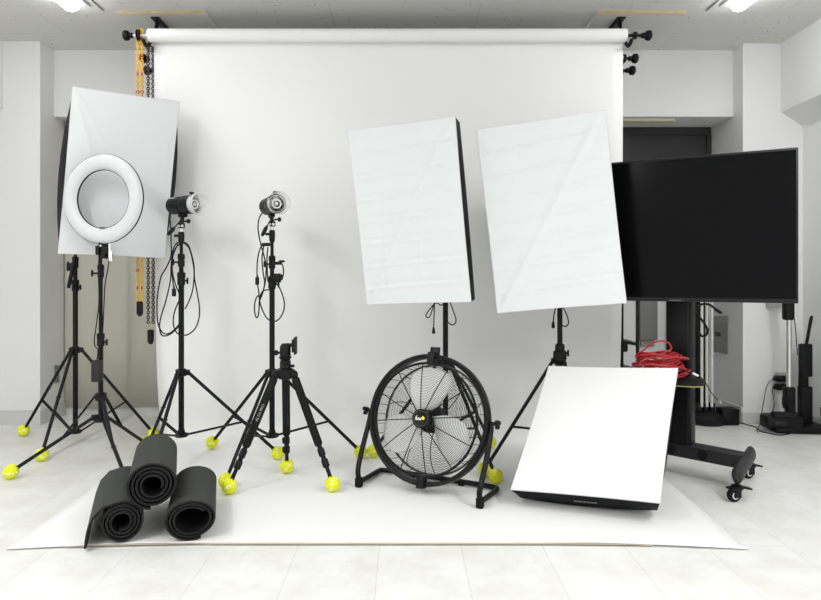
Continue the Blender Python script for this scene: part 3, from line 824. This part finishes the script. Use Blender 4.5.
# tubular foot frame
def base_pt(a, n, z): return V((fc.x, fc.y, 0)) + rf*a + nh*n + V((0,0,z))
fr_pts = [base_pt(.312,0,.345), base_pt(.313,.012,.30), base_pt(.313,.070,.20), base_pt(.308,.126,.11), base_pt(.304,.138,.068), base_pt(.304,.118,.034), base_pt(.306,.07,.026), base_pt(.312,-.07,.022), base_pt(.306,-.096,.022), base_pt(.285,-.105,.022), base_pt(.16,-.105,.024)]
L_ = [p - rf*(2*(p-V((fc.x,fc.y,0))).dot(rf)) for p in fr_pts]
m = MB().tube(spline(fr_pts + L_[::-1], 6), .0125, 12); ff = m.build('foot_frame', BLACKM, fan)
for s in (1, -1):
    p = base_pt(.304*s, .130, .029)
    MB().rbox(p, (.032,.032,.046), .006, rotz(math.atan2(rf.y, rf.x))).build('rubber_foot', RUBBER, ff)
    pv = fc + rf*(.312*s) + zf*.01
    k = MB().cyl(fc + rf*(.288*s) + zf*.01, pv + rf*(.03*s), .009, seg=12).build('pivot', BLACKM, fan)
    m = MB()
    for j in range(3):
        t = .6 + 2*PI*j/3
        m.rbox(pv + rf*(.030*s) + nf*(.013*math.cos(t)) + zf*(.013*math.sin(t)), (.022,.020,.020), .007, RB)
    m.build('knob', BLACK, k)
    p = base_pt(.13*s, -.105, .019); MB().rbox(p, (.03,.03,.024), .005, rotz(math.atan2(rf.y, rf.x))).build('rubber_pad', RUBBER, ff)

# ------------------------------------------------------------------ rolled mats
def mat_roll(front, back_, R, turns, t, label, squash=1.0, start=0.0, tail=None, pitch=.0135):
    f = V(front); bk = V(back_); ax = (bk-f); L = ax.length; ax = ax.normalized()
    sd = V((0,0,1)).cross(ax).normalized()*-1; up = ax.cross(sd)*-1
    if up.z < 0: up = -up
    if sd.x < 0: sd = -sd
    outer = []; inner = []
    n = int(turns*44)
    for i in range(n+1):
        th = start - 2*PI*turns*i/n
        r = R - pitch*turns*i/n
        wob = 1 + .012*math.sin(3*th+R*70)
        outer.append((r*wob*math.cos(th), r*wob*math.sin(th)*squash)); inner.append(((r*wob-t)*math.cos(th), (r*wob-t)*math.sin(th)*squash))
    if tail:
        outer = tail[0] + outer; inner = tail[1] + inner
    def pt(q, s): return f + sd*q[0] + up*q[1] + ax*s
    m = MB(); ns = len(outer)
    secs = [0, .006, L*.33, L*.66, L-.006, L]
    ringf = []
    for s in secs:
        e = .0012 if s in (0, L) else 0
        ringf.append(([pt(p, s) for p in outer], [pt(p, s) for p in inner]))
    for k in range(len(secs)-1):
        m.cur = 0
        m.loft([ringf[k][0], ringf[k+1][0]], False, False)
        m.cur = 1
        m.loft([ringf[k][1], ringf[k+1][1]], False, False)
    m.cur = 2
    m.loft([ringf[0][0], ringf[0][1]], False, False); m.loft([ringf[-1][0], ringf[-1][1]], False, False)
    m.loft([[a for a, b in [(r[0][0], 0) for r in ringf]], [r[1][0] for r in ringf]], False, False)
    m.loft([[r[0][-1] for r in ringf], [r[1][-1] for r in ringf]], False, False)
    o = m.build('yoga_mat', [FOAM, FOAMIN, FOAMED], angle=50)
    tag(o, label, 'mat', 'rolled black exercise mats')
    return o
PZ = .013
R = .080
tl_o = [(-.126,-R+.001),(-.124,-.052),(-.119,-.020),(-.101,.030),(-.066,.066)]
tl_i = [(-.117,-R+.001),(-.115,-.053),(-.110,-.024),(-.094,.023),(-.062,.058)]
mat_roll((-1.056, 2.275, R+PZ), (-1.235, 2.70, R+PZ), R, 3.6, .0085, 'rolled dark grey mat with a loose flap, bottom left of the pile', 1.0, math.radians(108), (tl_o, tl_i), pitch=.0132)
mat_roll((-.806, 2.300, .079+PZ), (-.935, 2.73, .079+PZ), .098, 2.7, .0085, 'rolled dark grey mat, slightly flattened, bottom right of the pile', .80, math.radians(-70), pitch=.0135)
mat_roll((-.949, 2.295, .224), (-1.105, 2.72, .226), .094, 3.8, .0085, 'rolled dark grey mat resting on top of the two others', .97, math.radians(-95), pitch=.0148)

# ------------------------------------------------------------------ television and its trolley
u_ = V((.891,-.454,0)).normalized(); nb_ = V((.454,.891,0)).normalized(); zt = V((0,0,1))
TVW = 1.23; tr = P(798.5, 147, 2.72); zb_ = P(798,303.5,2.72).z; ztop = tr.z
tc_ = V((tr.x, tr.y, 0)) - u_*(TVW/2); hz = ztop - zb_; zc = (ztop+zb_)/2
RT = axes(u_, nb_, zt)
tv = empty('television', (tc_.x, tc_.y, zb_), 'large flat black television switched off on a wheeled trolley', 'television')
MB().rbox(V((tc_.x,tc_.y,zc)) + nb_*.016, (TVW, .032, hz), .004, RT).build('frame', BEZEL, tv)
sc_ = MB().box(V((tc_.x,tc_.y,zc+.004)) - nb_*.0006, (TVW-.018, .002, hz-.030), RT).build('screen', SCREEN, tv)
MB().rbox(V((tc_.x,tc_.y,zc-.06)) + nb_*.048, (TVW*.72, .04, hz*.62), .015, RT).build('back_housing', BLACK, tv)
lp = V(((675-405)/610*2.93, 2.93, 0))
tt = (lp-tc_).dot(u_)
m = MB()
for k in range(5): m.box(V((tc_.x,tc_.y,zb_+.006)) + u_*(tt + .011*(k-2)) - nb_*.001, (.007,.0015,.004), RT)
m.build('maker_mark', GPRINT, tv)
dcb = 3.32
cord(tv, [P(x,y,dcb) for x, y in ((694,300),(693,309),(695,322),(698,331),(702,336),(706,335),(707.5,330),(704,323),(698,315),(695,308),(699,305),(707,304),(713,307),(718,311.5))], .0065, name='cable')
MB().tube([P(715,309,dcb), P(721,313,dcb)], .009, 10).build('cable_plug', BLACK, tv)

uS = V((.71,-.704,0)).normalized(); fS = V((-.704,-.71,0)).normalized(); RS = axes(uS, -fS, zt)
cc = V((1.412, 3.125, 0))
ts = empty('tv_trolley', (cc.x, cc.y, 0), 'black wheeled trolley that carries the television, with a shelf', 'tv trolley')
col_w = .125
MB().rbox(cc + zt*.66, (col_w, .075, 1.06), .012, RS, 3).build('column', BLACKM, ts)
MB().box(cc + uS*.047 + fS*.038 + zt*.66, (.004,.004,1.04), RS).box(cc + uS*.053 + fS*.036 + zt*.66, (.003,.003,1.04), RS).build('column_groove', CHARC, ts)
MB().rbox(V((cc.x,cc.y,zc)) - nb_*.0 - V((0,0,0)), (.30,.03,.40), .006, RT).build('mount_plate', BLACKM, ts) if False else None
mp_ = cc + (-nb_)*.075
MB().rbox(V((mp_.x, mp_.y, zc-.05)) , (.32,.06,.34), .008, RT).build('mount_plate', BLACKM, ts)
ft_r = V((1.632, 2.912, 0)); barc = cc - fS*.0
bl0 = ft_r; blen = .50
bc_ = bl0 - uS*(blen/2)
m = MB()
m.prism([bc_ + uS*(-blen/2) - fS*.055 + zt*.100, bc_ + uS*(-blen/2) + fS*.055 + zt*.100, bc_ + uS*(blen/2) + fS*.045 + zt*.100, bc_ + uS*(blen/2) - fS*.045 + zt*.100], zt*.062)
m.build('base_beam', CHARC, ts)
for t in (-.185, -.335): MB().lathe(ft_r + uS*t + fS*(.0515+.004*t) + zt*.132, fS, [(.024,-.004),(.024,.0015),(.018,.002)], 20).build('base_cap', RUBBER, ts)
def caster(p, par, yaw):
    p = V(p); R_ = rotz(yaw)
    m = MB().cyl(p + zt*.06, p + zt*.10, .010, seg=10)
    m.lathe(p + zt*.062, zt, [(.024,-.004),(.027,0),(.027,.008),(.014,.014)], 18)
    off = R_ @ V((0,.018,0))
    for s in (-1, 1): m.rbox(p + off*.6 + R_ @ V((s*.018,0,0)) + zt*.042, (.006,.034,.040), .002, R_)
    m.rbox(p + off*.8 + zt*.060, (.044,.060,.012), .005, R_)
    m.rbox(p + R_ @ V((.0,-.045,0)) + zt*.058, (.030,.045,.008), .003, R_ @ M.Rotation(.22, 3, 'X'))
    c = m.build('caster', BLACK, par)
    a = R_ @ V((1,0,0)); q_ = p + off + zt*.030
    MB().lathe(q_ - a*.013, a, [(.020,0),(.027,.001),(.030,.006),(.030,.020),(.027,.025),(.020,.026)], 28).build('wheel', RUBBER, c)
    MB().lathe(q_ - a*.0142, a, [(.0165,0),(.0165,.0284)], 24).build('wheel_rim', WHITEP, c)
    MB().lathe(q_ - a*.0152, a, [(.0115,0),(.0115,.0304)], 16).build('wheel_hub', BLACK, c)
fF = V((-.60,-.80,0)); uF = V((.80,-.60,0)); fc_r = V((1.618,2.908,0))
def foot(center):
    m = MB(); rings = []
    for s, k in ((-.235,.35),(-.225,.8),(-.20,1.0),(.0,1.0),(.20,1.0),(.225,.8),(.235,.35)):
        rings.append([center + fF*s + uF*(.024*k*math.cos(2*PI*i/20)) + zt*(.118 + .042*k*math.sin(2*PI*i/20)) for i in range(20)])
    m.loft(rings, True, True); f_ = m.build('foot_bar', CHARC, ts, angle=50)
    return f_
fa = foot(fc_r); fb = foot(ft_r - uS*blen)
caster(fc_r + fF*.205, fa, 1.75); caster(fc_r - fF*.200, fa, 1.9)
caster(ft_r - uS*blen - fF*.19 + zt*.0075, fb, .8); caster(ft_r - uS*blen + fF*.19 + zt*.0075, fb, .8)
# equipment shelf
sh = V((1.305, 3.000, 0)); uS = V((.84,-.545,0)).normalized(); fS = V((-.545,-.84,0)).normalized()
m = MB(); pts = []
for i in range(32):
    t = 2*PI*i/32; c_, s_ = math.cos(t), math.sin(t)
    pts.append(sh + uS*(.150*math.copysign(abs(c_)**.6, c_)) + fS*(.095*math.copysign(abs(s_)**.6, s_)) + zt*.492)
m.prism(pts, zt*.018); m.build('shelf', BLACK, ts)
m = MB().tube([p + zt*.0 for p in pts[2:13]], .0022, 6); m.build('shelf_edge_highlight', mat('yellow edge highlight', (.45,.41,.12), .6), ts)  # yellowish highlight along the shelf edge, put in as a coloured line
# red cable coil on the shelf, with its small plug
m = MB(); rcen = V((1.260, 3.005, .522)); pts = []
turns = 15
for i in range(turns*28):
    t = 2*PI*i/28; k = i/(turns*28)
    r = .105 + .018*math.sin(k*17) + .008*math.sin(t*3+k*9)
    pts.append(rcen + V((r*math.cos(t)*1.02 + .015*math.sin(k*11), r*math.sin(t)*.55, .007 + .105*k + .010*math.sin(t*2+k*13))))
end = pts[-1]
loop = spline([end, P(637,357,3.0), P(645,349,2.99), P(652,343.5,2.98), P(660,341.3,2.98), P(667,342,2.98), P(671,346.5,2.98), P(670,350,2.98), P(664,353,2.97), P(656,356,2.96), P(646,359,2.95), P(640,362,2.95)], 6)
m.tube(pts + loop[1:], .0045, 6)
o = m.build('red_cable', RED); tag(o, 'coiled red cable lying on the trolley shelf', 'cable')
e = empty('black_cable', P(690,372,2.96), 'thin dark cable with a pale plug beside the red coil', 'cable')
MB().tube(spline([P(677,369.5,2.93), P(683,370,2.93), P(690,373,2.935), P(694,374.5,2.94), P(700,377,2.96), P(705,382,3.02), P(711,392,3.06), P(717,399,3.10), P(720,401.5,3.12)], 6), .0028, 8).build('cord', CORD, e)
MB().tube([P(692.5,373.2,2.93), P(698,376,2.93)], .006, 10).build('plug', WHITEP, e)
MB().tube([P(718,399.6,3.11), P(721,402.5,3.13)], .005, 8).build('tip', SILVER, e)

# ------------------------------------------------------------------ things behind the television
bs = empty('pole_holder', (2.09, 4.24, 0), 'round black base on the floor holding pale poles, behind the trolley', 'pole base')
MB().lathe((2.09,4.26,0), zt, [(.13,0),(.145,.01),(.145,.05),(.12,.075),(.06,.09)], 32).build('base', BLACK, bs)
m = MB()
for x in (2.03, 2.075, 2.12): m.rbox((x,4.22,.115), (.034,.05,.06), .006)
m.build('holder', BLACK, bs)
MB().rbox((2.070,4.33,.55), (.165,.03,.98), .005).build('post', BLACK, bs)
for i, (x, yv) in enumerate(((2.043,4.20),(2.078,4.20),(2.112,4.20))):
    pl = empty('pole', (x, yv, .12), ['pale metal pole, leftmost of the three in the round base', 'pale metal pole, middle one in the round base', 'pale metal pole, rightmost of the three in the round base'][i], 'pole', 'pale poles')
    MB().cyl((x, yv, .12), (x+.0, yv, .96), .010, seg=14).cyl((x, yv, .94), (x-.006, yv+.02, 1.15), .0075, seg=12).build('shaft', mat('pale pole paint', (.62,.62,.58), .35), pl)
    MB().cyl((x-.002, yv+.008, .84+.1), (x-.002, yv+.008, .99), .015, seg=12).build('grip', BLACK, pl)
o = MB().rbox((2.22,4.20,.058), (.12,.10,.115), .012).build('black_box', BLACK); tag(o, 'small black box on the floor by the right pillar, beside the round base', 'box')
pan = empty('hanging_paper_bag', (2.335, 4.40, .56), 'greyish paper bag taped flat on the side of the right pillar', 'paper bag')
def sidep(x, y):                                                    # a point on the pillar's side face, X = 2.338
    D = 2.334*610/(x-405); return P(x, y, D)
q4 = [sidep(713,316), sidep(727.8,316.5), sidep(727.8,354.5), sidep(712,351)]
MB().prism([p + V((-.004,0,0)) for p in q4], (.004,0,0)).build('sheet', TAN, pan)
MB().prism([p + V((-.006,0,0)) for p in (sidep(713,316), sidep(728.3,316), sidep(727.6,323), sidep(713,322))], (.003,0,0)).build('top_flap', mat('flap', (.35,.345,.325), .8), pan)
m = MB()
for (xa,ya,xb,yb) in ((716.2,332,716.5,336),(716.3,336,717.5,336),(717.6,332,717.8,336),(718.4,332,719.2,336),(719.2,333,718.6,336),(720,332.5,720,336.5),(721,333,721,336.5),(720,334.5,721.2,334.5)):
    m.tube([sidep(xa,ya)+V((-.006,0,0)), sidep(xb,yb)+V((-.006,0,0))], .0028, 6)
m.build('printed_mark', INK, pan)
# rack with thin black posts
rk = empty('rack', (1.56, 4.30, 0), 'black metal rack with thin posts behind the television', 'rack')
for x, w_ in ((621,.028),(637.5,.018)):
    for D in (4.18,):
        X = (x-405)/610*D; MB().box((X, D, .55), (w_, .02, 1.10)).build('post', BLACKM, rk)
MB().box((1.45,4.35,.55), (.02,.02,1.10)).build('post', BLACKM, rk)
for yv in (341, 368):
    z = P(0,yv,4.18).z
    m = MB().prism([(1.40,4.17,z),(1.60,4.17,z-.035),(1.60,4.38,z-.03),(1.40,4.38,z)], (0,0,.02)); m.build('shelf', BLACK, rk)
o = MB().rbox((1.475,4.245,P(0,341,4.18).z+.02+.022), (.105,.09,.044), .008)
o = MB().rbox((1.47,4.27,P(0,341,4.18).z-.045), (.13,.16,.065), .012).build('drawer', BLACK, rk)
o = MB().rbox((1.852,4.655,.69), (.135,.05,.31), .006).build('wall_box', GREYBOX); tag(o, 'plain grey box on the back wall, seen under the television', 'wall box')
o = MB().rbox((1.852,4.665,.51), (.10,.03,.05), .004).build('cable_duct', mat('duct', (.28,.28,.27), .6)); tag(o, 'short grey duct just below the grey wall box', 'duct')

# wall outlet with two adapters, vacuum cleaner and dock on the right
WY = 4.22
o = MB().rbox(P(781,381,WY-.006), (.072,.012,.122), .004).build('wall_outlet', mat('outlet grey', (.40,.40,.385), .5)); tag(o, 'grey wall outlet holding two black adapters', 'outlet')
for i, (x, y) in enumerate(((781.5,378.5),(781.5,387))):
    a = empty('plug_adapter', P(x,y,WY-.03), ['upper black plug adapter in the wall outlet', 'lower black plug adapter in the wall outlet'][i], 'adapter', 'plug adapters')
    MB().rbox(P(x,y,WY-.034), (.085,.044,.040), .008).rbox(P(x-6.5,y+.5,WY-.034), (.022,.026,.024), .006).build('case', BLACK, a)
    pts = [(775,378.5),(770,381),(766,389),(764,400),(762,411),(760,424),(757,430),(760,433.5),(770,434)] if i == 0 else [(775,387.5),(772.5,390),(773.5,398),(774,406),(772.5,412)]
    DD = [WY-.034,WY-.04,WY-.05,WY-.06,WY-.09,WY-.15,3.99,3.97,3.95] if i == 0 else [WY-.034,WY-.04,WY-.05,WY-.06,WY-.08]
    MB().tube(spline([P(px,py,dd) for (px,py), dd in zip(pts, DD)], 6), .0026, 6).build('cord', CORD, a)
fp = lambda x, y: P(x, y, 610*(1-.004)/(y-279))
o = MB().tube(spline([fp(731,420), fp(735,424), fp(741,423), fp(748,425), fp(756,427), fp(760,431), fp(768,433), fp(778,435), fp(788,434), fp(792,432)], 6), .0034, 6).build('floor_cord', CORD); tag(o, 'thin black cord snaking over the floor to the vacuum dock', 'cord')
dk = empty('vacuum_dock', (2.52, 4.02, 0), 'black charging dock on the floor in the right corner', 'dock')
m = MB(); m.rbox((2.58,4.04,.022), (.34,.24,.042), .012, rotz(-.12)); m.build('base', BLACK, dk)
MB().rbox((2.655,4.05,.16), (.075,.055,.26), .01).rbox((2.665,4.06,.46), (.075,.045,.22), .01).rbox((2.655,4.065,.33), (.05,.04,.20), .008).build('upright', BLACK, dk)
ro = MB().tube([P(800.5,377,4.08), P(811,319,4.02), P(812,316,4.02)], [.0085,.0105,.008], 12).build('wand', BLACK); tag(ro, 'slim black wand leaning out of the vacuum dock', 'wand')
vc = empty('stick_vacuum', (2.50, 3.99, .045), 'black stick vacuum with a silver tube parked on its dock', 'vacuum cleaner')
vx = (789-405)/610*4.0
MB().cyl((vx, 4.0, .28), (vx, 4.0, .76), .0165, seg=18).build('tube', SILVER, vc)
MB().rbox((vx-.005, 4.0, .795), (.062,.055,.13), .014).rbox((vx-.005,4.0,.88), (.05,.05,.1), .012).build('handle', BLACK, vc)
MB().rbox((vx, 4.0, .22), (.06,.06,.15), .012).rbox((vx-.028,4.0,.20), (.02,.04,.06), .006).rbox((vx,3.99,.14), (.05,.05,.08), .01).build('motor', BLACK, vc)
m = MB(); m.rbox((vx-.075, 3.965, .082), (.22,.13,.075), .02, rotz(-.12)); m.lathe((vx-.16,3.93,.122), (.95,-.1,0), [(.012,0),(.026,.01),(.026,.15),(.012,.16)], 18); m.build('floor_head', BLACK, vc)
MB().rbox((vx-.115,3.901,.075), (.075,.012,.028), .005, rotz(-.12)).build('inlet', CHARC, vc)
MB().tube(spline([(vx+.02,3.975,.74),(vx+.028,3.97,.62),(vx+.05,3.99,.5)], 5), .003, 6).build('cord', CORD, vc)
o = MB().tube(spline([(2.725,3.99,.16),(2.735,3.98,.05),(2.735,3.85,.012),(2.73,3.6,.010),(2.725,3.3,.010)], 6), .009, 8).build('power_cable', CORD); tag(o, 'thick black cable along the foot of the right wall', 'cable')
o = MB().rbox(P(778,301,WY-.02), (.15,.04,.09), .008).build('wall_unit', mat('grey unit', (.40,.40,.385), .5)); tag(o, 'grey unit on the right pillar, peeping out under the television', 'wall unit')
# switch plate on the side of the left pillar
def sideL(x, y): D = -2.498*610/(x-405); return P(x, y, D)
sp = empty('switch_plate', sideL(57,374), 'narrow grey metal plate on the side of the left pillar', 'plate')
MB().prism([p + V((.004,0,0)) for p in (sideL(54.5,365), sideL(59,365.5), sideL(59,382), sideL(54.5,383.5))], (-.004,0,0)).build('plate', mat('plate grey', (.22,.22,.21), .4), sp)
MB().prism([p + V((.007,0,0)) for p in (sideL(55.8,369), sideL(58,369), sideL(58,377), sideL(55.8,377.5))], (-.004,0,0)).build('rocker', mat('rocker', (.36,.32,.27), .5), sp)

# ------------------------------------------------------------------ camera and colour
cam = bpy.data.cameras.new('camera'); co = bpy.data.objects.new('camera', cam); COL.objects.link(co)
co.location = (0,0,CAM_H); co.rotation_euler = (PI/2,0,0)
cam.sensor_width = 36; cam.lens = 610/821*36; cam.shift_x = 5.5/821; cam.shift_y = -21/821
cam.clip_start = .05; cam.clip_end = 60
SC.camera = co
vs = SC.view_settings
SC.display_settings.display_device = 'sRGB'
vs.view_transform = 'Standard'; vs.look = 'None'; vs.exposure = 0.25; vs.gamma = 1.0; vs.use_curve_mapping = False
SC.cycles.max_bounces = 10; SC.cycles.diffuse_bounces = 6; SC.cycles.transparent_max_bounces = 16
